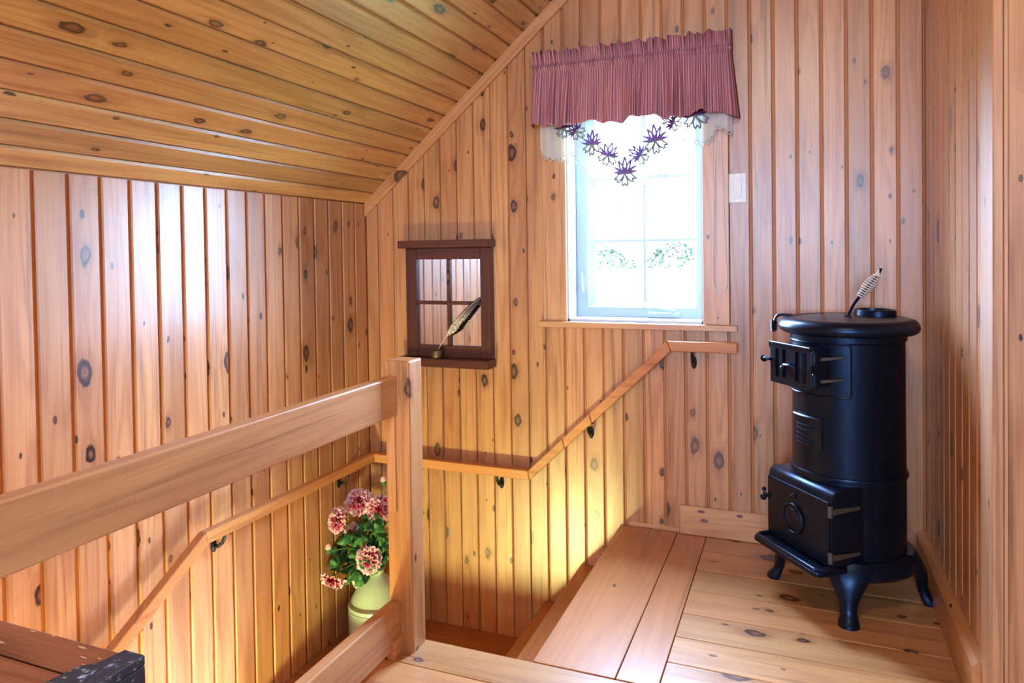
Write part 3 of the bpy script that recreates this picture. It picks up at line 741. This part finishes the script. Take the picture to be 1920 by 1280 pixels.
for k in range(13): cres.append((-.012+.026*math.cos(R(150-140*k/12)), .297+.016*math.sin(R(150-140*k/12))))
spt(MB().prism(cres, 1, -.2385, -.236), 'draft_slot', 'void', smooth=False)
spt(MB().tube([(-.012+.034*math.cos(R(10+140*k/12)), -.238, .305+.034*math.sin(R(10+140*k/12))) for k in range(13)], .003, 6), 'draft_hood', 'iron')
spt(MB().ball((-.012, -.233, .388), .010, 10, 6), 'latch_stud', 'void')
# left latch
spt(MB().box(-.186, -.158, -.240, -.226, .338, .350).ball((-.186, -.236, .330), .013, 10, 6).ball((-.182, -.236, .362), .009, 10, 6), 'door_latch', 'iron')
for z in (.392, .232):
    spt(MB().tube([(.176, -.228, z-.018), (.176, -.228, z+.018)], .009, 10), 'hinge', 'hinge')
    spt(MB().loft([[(.1745, -.222, z-.010), (.182, -.222, z-.010), (.182, -.222, z+.010), (.1745, -.222, z+.010)], [(.1745, -.105, z-.004), (.179, -.105, z-.004), (.179, -.105, z+.006), (.1745, -.105, z+.006)]]), 'hinge_strap', 'hinge', smooth=False)
# curved plates on the drum
def curved(a0, a1, z0, z1, r0, r1, n=18, rc=0.0):
    mb = MB(); rings = []
    for k in range(n+1):
        s = k/n; a = R(a0+(a1-a0)*s)
        e = min(s, 1-s)*abs(R(a1-a0))*r1
        dz = rc - math.sqrt(max(0, rc*rc-(rc-e)**2)) if e < rc else 0
        p = lambda r, z: (r*math.sin(a), -r*math.cos(a), z)
        rings.append([p(r0, z0+dz), p(r1, z0+dz), p(r1, z1-dz), p(r0, z1-dz)])
    return mb.loft(rings)
spt(curved(-48, 52, .768, .965, RB-.005, RB+.005, 24, .02), 'door_surround', 'iron', smooth=60)
def arcpath(pts): return [((RB+.006)*math.sin(R(a)), -(RB+.006)*math.cos(R(a)), z) for a, z in pts]
spt(MB().tube(arcpath([(-46, .774)]+[(-46+97*k/16, .772) for k in range(17)]+[(52, .78), (52.5, .80), (52.5, .94), (52, .956)]+[(51-97*k/16, .961) for k in range(17)]), .0035, 6), 'surround_bead', 'iron')
# firebox neck and door
spt(MB().box(-.098, .108, -.238, -.12, .808, .945), 'door_neck', 'iron', bevel=.004)
fd = MB()
xs_ = [-.108, -.078, -.058, -.038, -.018, .034, .054, .074, .094, .118]
zz0, zz1, yo0, yo1 = .800, .952, -.256, -.244
fd.box(-.108, .118, yo0, yo1, zz0, .824).box(-.108, .118, yo0, yo1, .930, zz1)
for a, b in ((-.108, -.078), (-.058, -.038), (-.018, .034), (.054, .074), (.094, .118)): fd.box(a, b, yo0, yo1, .824, .930)
door = spt(fd, 'feed_door', 'iron', smooth=False)
MB().box(-.104, .114, -.2438, -.2385, .804, .948).build('door_back', 'void', door)
for a, b in ((-.078, -.058), (-.038, -.018), (.054, .074), (.094-.0, .094)):
    if b > a: MB().tube([((a+b)/2+.0085, -.250, .826), ((a+b)/2+.0085, -.250, .928)], .003, 6).build('slot_bead', 'iron', door, smooth=True)
MB().box(-.108, .118, -.2625, -.2565, .944, .954).build('door_rim', 'iron', door, bevel=.002)
MB().tube([(-.030, -.258, .868), (-.004, -.274, .878), (.026, -.274, .880), (.040, -.262, .872)], .006, 8).ball((-.030, -.262, .862), .009, 10, 6).build('draft_slider', 'iron', door, smooth=True)
spt(MB().tube([(-.100, -.262, .885), (-.125, -.266, .888), (-.140, -.262, .882)], .007, 8).tube([(-.140, -.262, .882), (-.158, -.258, .872)], lambda s: .012*(1-s)+.002, 8), 'door_latch', 'iron')
spt(MB().tube([(-.105, -.25, .93), (-.135, -.24, .925), (-.142, -.235, .95)], .003, 6), 'latch_wire', 'iron')
for z in (.915, .838):
    spt(MB().tube([(.128, -.250, z-.016), (.128, -.250, z+.016)], .011, 10).ball((.128, -.250, z-.018), .012, 8, 6).ball((.128, -.25, z+.018), .010, 8, 6), 'hinge', 'iron')
    a_ = [(.138, -.238), (.150, -.205), (.160, -.165)]
    spt(MB().loft([[(x+.004, y_, z-.006+.004*i), (x+.014, y_, z-.004+.004*i), (x+.014, y_, z+.006+.002*i), (x+.004, y_, z+.006+.002*i)] for i, (x, y_) in enumerate(a_)]), 'hinge_strap', 'hinge', smooth=False)
# maker's plate with unreadable raised lettering
bd = spt(curved(-15, 24, .572, .690, RB-.004, RB+.006, 14, .01), 'name_plate', 'iron', smooth=60)
def rp(a, z, r=RB+.0065): return (r*math.sin(R(a)), -r*math.cos(R(a)), z)
MB().tube([rp(-15+39*k/12, .686) for k in range(13)], .006, 6).build('plate_rim', 'iron', bd, smooth=True)
for z, dz in ((.655, 0), (.640, -.002), (.622, -.012), (.604, -.008), (.586, .0)):
    MB().tube([rp(-11+26*k/10, z+dz*k/10+.0012*math.sin(k*2.7)) for k in range(11)], .0024, 5).build('raised_lettering', 'iron', bd, smooth=True)
# lid
spt(MB().lathe([(.19, .986), (.226, .988), (.236, .994), (.241, 1.004), (.241, 1.014), (.236, 1.026), (.226, 1.036), (.210, 1.041), (.188, 1.043), (.186, 1.0405), (.160, 1.0435), (.001, 1.046)], 72), 'lid', 'iron', smooth=60)
spt(MB().lathe([(.078, 1.036), (.078, 1.062), (.074, 1.067), (.062, 1.067), (.060, 1.052), (.001, 1.052)], 36, (0, .128, 0), 1.0, .86), 'flue_collar', 'iron')
hx, hy = .66, .751
hp = lambda s, z: (hx*s, hy*s, z)
hd = spt(MB().tube(smoothpath([hp(.0, 1.043), hp(.010, 1.062), hp(.022, 1.088), hp(.042, 1.118), hp(.10, 1.195), hp(.114, 1.225)]), .0055, 8).lathe([(.018, 1.0445), (.016, 1.049), (.006, 1.050)], 12), 'lid_lifter', 'ironsm')
cp = []
for k in range(0, 11*14+1):
    s = k/(11*14); base = Vector(hp(.040, 1.116)).lerp(Vector(hp(.102, 1.198)), s)
    ax = Vector(hp(.062, .082)).normalized(); e1 = ax.orthogonal().normalized(); e2 = ax.cross(e1)
    r = .010+.010*math.sin(PI*min(1, s**1.4))**1.2; th = 2*PI*k/14
    cp.append(base+e1*(r*math.cos(th))+e2*(r*math.sin(th)))
MB().tube(cp, .0030, 6).build('coil_grip', 'steel', hd, smooth=True)
MB().tube([hp(.102, 1.198), hp(.108, 1.215), hp(.117, 1.236)], lambda s: .008*(1-s)+.001, 8).build('coil_tip', 'steel', hd, smooth=True)
# damper handle hooked on the left of the lid
lx, ly = -.66, -.751
dm = spt(MB().tube(smoothpath([(lx*.19, ly*.19, 1.044), (lx*.22, ly*.22, 1.046), (lx*.244, ly*.244, 1.042), (lx*.254, ly*.254, 1.026), (lx*.258, ly*.258, .985)]), .0055, 8), 'damper_hook', 'iron')
cp = []
for k in range(8*10+1):
    s = k/80; th = 2*PI*k/10; r = .009+.003*math.sin(PI*s)
    cp.append((lx*.258+r*math.cos(th), ly*.258+r*math.sin(th), 1.026-.045*s))
MB().tube(cp, .0024, 5).build('coil_grip', 'iron', dm, smooth=True)

# ------------------------------------------------------------------ jug
t = NT('jug_glaze'); tc = t.n('ShaderNodeTexCoord'); sp = t.n('ShaderNodeSeparateXYZ'); t.put(sp.inputs[0], tc.outputs['Object'])
zc = t.math('DIVIDE', sp.outputs[2], .36)
GL_, BN, BL, SH = s2l((204, 228, 190)), s2l((104, 82, 42)), s2l((96, 104, 130)), s2l((188, 198, 166))
c = t.ramp(zc, [(0, GL_), (.475, BL), (.487, GL_), (.535, BN), (.575, SH)], 'CONSTANT')
nz = t.noise(tc.outputs['Object'], 26, 4, .6, '3D')
c = t.mix(t.math('MULTIPLY', nz, .3), c, s2l((178, 194, 158)))
M['jug'] = t.done(t.bsdf(c, .22, 0, .5, .4, .1))
JX, JY, JZ = .195, -.255, -.645
jg = tag(empty('stoneware_jug', (JX, JY, JZ)), 'pale green stoneware jug with a brown shoulder band in the landing corner', 'jug')
MB().lathe([(.001, .004), (.120, 0), (.134, .008), (.142, .03), (.143, .10), (.143, .188), (.140, .200), (.130, .206), (.126, .214), (.110, .245), (.085, .285), (.055, .318), (.040, .330), (.037, .338), (.042, .346), (.043, .358), (.034, .362), (.028, .350), (.028, .30), (.001, .30)], 56, caps=False).build('body', 'jug', jg, smooth=50)
hdir = Vector((-.93, -.37, 0)).normalized()
hq = lambda r, z: tuple(hdir*r+Vector((0, 0, z)))
MB().tube(smoothpath([hq(.036, .345), hq(.065, .356), hq(.098, .345), hq(.112, .315), hq(.108, .285), hq(.092, .262), hq(.085, .268)]), lambda s: .0125+.003*math.sin(PI*s), 10).build('handle', plain('jug_handle_glaze', (206, 214, 176), .25, coat=.4), jg, smooth=True)

# ------------------------------------------------------------------ flowers
t = NT('carnation_petal'); uv = t.n('ShaderNodeUVMap'); sp = t.n('ShaderNodeSeparateXYZ'); t.put(sp.inputs[0], uv.outputs[0])
nz = t.noise(t.xyz(t.math('MULTIPLY', sp.outputs[0], 9), t.math('MULTIPLY', sp.outputs[1], 2)), 1, 3)
c = t.ramp(t.math('MULTIPLY_ADD', t.math('SUBTRACT', nz, .5), .55, sp.outputs[1]), [(0, s2l((160, 16, 44))), (.66, s2l((214, 44, 80))), (.82, s2l((236, 112, 140))), (.93, s2l((246, 206, 210))), (1, s2l((250, 236, 234)))])
pb = t.bsdf(c, .7, 0, .2); tl = t.n('ShaderNodeBsdfTranslucent'); t.put(tl.inputs[0], c)
mx = t.n('ShaderNodeMixShader'); mx.inputs[0].default_value = .2; t.put(mx.inputs[1], pb.outputs[0]); t.put(mx.inputs[2], tl.outputs[0]); M['petal'] = t.done(mx)
M['leaf'] = plain('green_cloth_leaf', (52, 104, 46), .55, var=.45, scale=30)
M['stem'] = plain('green_stem', (84, 110, 52), .6)
M['bud'] = plain('pink_bud', (238, 176, 170), .6, var=.2, scale=60)
def frame_from(d):
    d = Vector(d).normalized(); e1 = d.orthogonal().normalized(); return d, e1, d.cross(e1)
def petal(mb, C_, d, e1, e2, phi, tilt, ln, wd, seed):
    rg_ = random.Random(seed); out = e1*math.cos(phi)+e2*math.sin(phi); tan = -e1*math.sin(phi)+e2*math.cos(phi)
    ax = out*math.sin(tilt)+d*math.cos(tilt); nn = (out*math.cos(tilt)-d*math.sin(tilt))
    NU_, NV_ = 10, 5; o = len(mb.v); p1, p2 = rg_.uniform(0, 6), rg_.uniform(0, 6)
    for j in range(NV_+1):
        v = j/NV_
        for i in range(NU_+1):
            u = i/NU_*2-1; hw = wd*(.25+.75*v**.8)
            edge = 1-.16*u*u+.05*math.sin(i*2.3+p1)
            p = C_ + ax*(ln*v*edge) + tan*(hw*u*(1-.1*v)) + nn*(ln*(.18*v*v + .10*v*math.sin(u*7+p2) + .10*v*u*u))
            mb.v.append(tuple(p)); mb.uv.append((i/NU_, v))
    mb.f += [(o+j*(NU_+1)+i, o+j*(NU_+1)+i+1, o+(j+1)*(NU_+1)+i+1, o+(j+1)*(NU_+1)+i) for j in range(NV_) for i in range(NU_)]
def bloom(C_, d, r, seed, flat=1.0):
    mb = MB(); mb.uv = []; d, e1, e2 = frame_from(d); C_ = Vector(C_); k = 0
    for ring, (n_, tilt, ln, wd) in enumerate(((9, 82, 1.0, .42), (9, 62, .92, .40), (8, 44, .80, .36), (6, 27, .70, .30), (4, 12, .62, .24))):
        for q in range(n_):
            k += 1; rg_ = random.Random(seed*100+k)
            petal(mb, C_, d, e1, e2, 2*PI*(q+.5*(ring % 2))/n_+rg_.uniform(-.15, .15), R(tilt+rg_.uniform(-8, 8)), r*ln*rg_.uniform(.9, 1.08), r*wd*rg_.uniform(.9, 1.1), seed*100+k)
    return mb
def leafmesh(mb, C_, d, up, ln, seed):
    d = Vector(d).normalized(); up = (Vector(up)-d*Vector(up).dot(d)).normalized(); sd = d.cross(up); C_ = Vector(C_); o = len(mb.v)
    n_ = 22; mb.v.append(tuple(C_+d*ln*.12))
    rg_ = random.Random(seed)
    for k in range(n_+1):
        a = R(-150+300*k/n_); rr = ln*.56*(1+.14*math.cos(a*5)+.05*math.sin(k*2.1))
        p = C_+d*(ln*.5+rr*math.cos(a))+sd*(rr*1.0*math.sin(a))+up*(ln*.12*math.cos(a*5)-ln*.18*math.sin(a)**2)
        mb.v.append(tuple(p))
    mb.f += [(o, o+1+k, o+2+k) for k in range(n_)]
NECK = Vector((JX, JY, JZ+.355))
def pix(px, py, yv_):
    v = fw*FPX + r2*(px-960) + d2*(py-PCY); s = (yv_-CAM.y)/v.y; return CAM+v*s
# bloom centres as world points (x, y, z), facing direction, radius
FL = [((.080, -.300, .020), (.25, -.6, .75), .076, 'pink and white carnation at the top of the jug bouquet, left of the post'),
      ((-.035, -.300, -.085), (-.35, -.7, .35), .066, 'pink carnation leaning left against the wall, highest on the left side'),
      ((.178, -.275, -.030), (.45, -.8, .25), .080, 'large pink and white carnation half hidden behind the newel post'),
      ((.040, -.330, -.140), (.0, -.8, .5), .050, 'small red and white carnation in the middle of the bouquet'),
      ((.135, -.370, -.285), (.30, -.95, .05), .070, 'open crimson and white carnation in front of the jug neck'),
      ((-.055, -.330, -.385), (-.1, -.55, -.80), .066, 'drooping carnation with white edges hanging left of the jug')]
PXS = [(672, 936), (628, 974), (711, 954), (658, 997), (690, 1053), (621, 1092)]
for (q_, d, r, lab), (px, py), yv_ in zip(FL, PXS, (-.26, -.30, -.25, -.33, -.39, -.33)):
    c_ = pix(px, py, yv_)
    if c_.x < .075: # keep clear of the wall
        c_ = CAM + (c_-CAM)*((CAM.x-.075)/(CAM.x-c_.x))
    ro = tag(empty('carnation', tuple(NECK)), lab, 'flower', 'artificial flowers in the jug')
    L_ = c_-NECK; dn_ = Vector(d).normalized()
    seed = px
    bloom(L_-dn_*r*.25, d, r*.98, seed).build('bloom', 'petal', ro, smooth=60)
    mid = L_*.45+Vector((0, 0, .06 if L_.z > -.05 else .16))
    MB().tube(smoothpath([Vector((L_.x*.05, L_.y*.05, -.05)), Vector((L_.x*.08, L_.y*.08, .02)), mid, L_-dn_*r*.5, L_-dn_*r*.2]), .0026, 6).build('stem', 'stem', ro, smooth=True)
    MB().lathe([(.004, -.02), (.012, -.008), (.016, .012)], 10).xf(Matrix.Translation(L_-dn_*r*.3) @ dn_.to_track_quat('Z', 'Y').to_matrix().to_4x4()).build('calyx', 'leaf', ro, smooth=True)
    rg_ = random.Random(seed+1)
    for k in range(4):
        b_ = L_*rg_.uniform(.35, .75)+Vector((rg_.uniform(-.01, .03), rg_.uniform(-.04, 0), rg_.uniform(0, .07)))
        lm = MB(); leafmesh(lm, b_, (rg_.uniform(-.5, .9), rg_.uniform(-.9, -.1), rg_.uniform(-.5, .5)), (rg_.uniform(-.3, .3), -.6, .7), rg_.uniform(.05, .075), seed+k)
        lm.build('leaf', 'leaf', ro, smooth=80).modifiers.new('th', 'SOLIDIFY').thickness = .0006
for px, py, yv_, lab in ((616, 1027, -.33, 'small pink flower bud on the left of the jug bouquet'), (719, 900, -.22, 'pale pink bud rising highest behind the newel post')):
    c_ = pix(px, py, yv_)
    if c_.x < .04: c_ = CAM + (c_-CAM)*((CAM.x-.04)/(CAM.x-c_.x))
    L_ = c_-NECK; ro = tag(empty('flower_bud', tuple(NECK)), lab, 'flower', 'artificial flowers in the jug')
    MB().ball(tuple(L_), .021, 12, 8, .8, .8, 1.15).build('bud', 'bud', ro, smooth=True)
    MB().lathe([(.004, -.030), (.014, -.018), (.018, -.004)], 10, tuple(L_)).build('calyx', 'leaf', ro, smooth=True)
    MB().tube(smoothpath([Vector((0, .01, -.05)), Vector((L_.x*.1, L_.y*.1, .03)), L_*.5+Vector((0, 0, .05)), L_-Vector((0, 0, .02))]), .0022, 6).build('stem', 'stem', ro, smooth=True)
for i, (px, py, yv_, d, n_) in enumerate(((700, 1010, -.30, (0, -.7, .6), 12), (655, 1030, -.32, (-.6, -.6, .2), 9), (722, 1005, -.29, (.6, -.6, .3), 12))):
    c_ = pix(px, py, yv_); L_ = c_-NECK
    ro = tag(empty('leaf_spray', tuple(NECK)), ('dark green leaf spray rising in the middle of the jug', 'bright green leaf spray over the left of the jug neck', 'green leaf spray beside the newel post')[i], 'foliage', 'artificial flowers in the jug')
    MB().tube(smoothpath([Vector((0, 0, -.05)), Vector((0, 0, .02)), L_*.6, L_]), .0024, 6).build('stem', 'stem', ro, smooth=True)
    rg_ = random.Random(i+77)
    for k in range(n_):
        b_ = L_*rg_.uniform(.4, 1.1)+Vector((rg_.uniform(-.045, .045), rg_.uniform(-.05, .03), rg_.uniform(-.05, .05)))
        lm = MB(); leafmesh(lm, b_, (d[0]+rg_.uniform(-.8, .8), d[1]+rg_.uniform(-.3, .5), rg_.uniform(-.7, .6)), (rg_.uniform(-.3, .3), -.7, .6), rg_.uniform(.05, .085), i*50+k)
        lm.build('leaf', 'leaf', ro, smooth=80).modifiers.new('th', 'SOLIDIFY').thickness = .0006

# ------------------------------------------------------------------ chest in the near left corner
ch = tag(empty('storage_chest', (1.2, -2.85, 0)), 'worn brown wooden chest with a chipped black metal corner at lower left', 'chest')
TX0, TX1, TY0, TY1, TZ = 1.03, 1.346, -3.16, -2.603, .75
part(MB().box(TX0, TX1-.01, TY0+.01, TY1-.01, 0, TZ-.035), 'body', 'chestred', ch, bevel=.006)
yb = [TY1, TY1-.062, TY1-.21, TY1-.37, TY0]
for i, (a, b) in enumerate(zip(yb, yb[1:])):
    part(MB().box(TX0, TX1-.004, b+.001, a-.001, TZ-.03-.001*(i % 2), TZ-.002*(i % 2)), 'top_plank', 'chest', ch, bevel=.004, seg=2)
mb = MB()
poly = [(TX1+.003, TY1+.003), (TX1-.036, TY1+.003), (TX1-.042, TY1-.03), (TX1-.060, TY1-.05), (TX1-.066, TY1-.085), (TX1-.060, TY0-.002), (TX1+.003, TY0-.002)]
mb.loft([[(x, y_, TZ-.012) for x, y_ in poly], [(x, y_, TZ+.0022) for x, y_ in poly]])
part(mb, 'metal_corner', 'chestmetal', ch, bevel=.0015)
part(MB().box(TX1-.003, TX1+.003, TY0, TY1+.003, TZ-.055, TZ-.0125), 'metal_corner', 'chestmetal', ch, bevel=.0015)
for k, (x, y_) in enumerate(((TX1-.052, TY1-.024), (TX1-.075, TY1-.03), (TX1-.10, TY1-.013), (TX1-.17, TY1-.006), (TX1-.21, TY1-.008), (TX1-.225, TY1-.045), (TX1-.06, TY1-.042))):
    part(MB().lathe([(.001, TZ+.0006), (.004+.003*(k % 3), TZ+.0006), (.003, TZ-.002)], 5, (x, y_, 0), 1.0, .22), 'chipped_spot', 'chip', ch)

# ------------------------------------------------------------------ outdoors
M['grass'] = plain('sunlit_field', (150, 176, 96), .9, var=.2, scale=.8)
gm = MB().add([(-40, .6, -2.2), (40, .6, -2.2), (40, 24, .55), (-40, 24, .55), (40, 90, .9), (-40, 90, .9)], [(0, 1, 2, 3), (3, 2, 4, 5)])
tag(gm.build('ground', 'grass'), kind='structure')
M['bush'] = plain('bush_leaves', (15, 23, 13), .8, var=.4, scale=3, spec=.1)
for i, (bx, by, br, bh) in enumerate(((-11.0, 26, 1.3, 1.0), (-8.2, 27, 1.35, .95), (-5.4, 26, 1.3, .85), (-2.6, 27, 1.3, 1.0), (.2, 26, 1.3, .9))):
    rg_ = random.Random(i+300); mb = MB(); zg = .56
    for k in range(650):
        a, z = rg_.uniform(0, 2*PI), rg_.random(); rr = br*math.sqrt(max(.02, 1-z*z))*rg_.uniform(.7, 1.0)*(1+.15*math.sin(a*5+i))
        c_ = Vector((rr*math.cos(a), rr*.7*math.sin(a), bh*z*(1+.12*math.sin(a*3+2*i)))); e1 = Vector((rg_.uniform(-1, 1), rg_.uniform(-1, 1), rg_.uniform(-.6, .6))).normalized()
        e2 = e1.cross(Vector((rg_.uniform(-1, 1), rg_.uniform(-1, 1), rg_.uniform(-1, 1)))).normalized(); s_ = rg_.uniform(.05, .12)
        mb.add([c_-e1*s_, c_+e2*s_*.5, c_+e1*s_, c_-e2*s_*.5], [(0, 1, 2, 3)])
    ro = tag(empty('bush', (bx, by, zg)), 'sun-bleached green bush outside the window, ' + ('first', 'second', 'third', 'fourth', 'last')[i] + ' of the row from the left', 'bush', 'bushes outside the window')
    mb.build('foliage', 'bush', ro)
    MB().tube([(0, 0, -.15), (.03, 0, bh*.6)], lambda s: .06-.03*s, 7).build('stem', plain('bush_stem', (90, 70, 50), .8), ro)
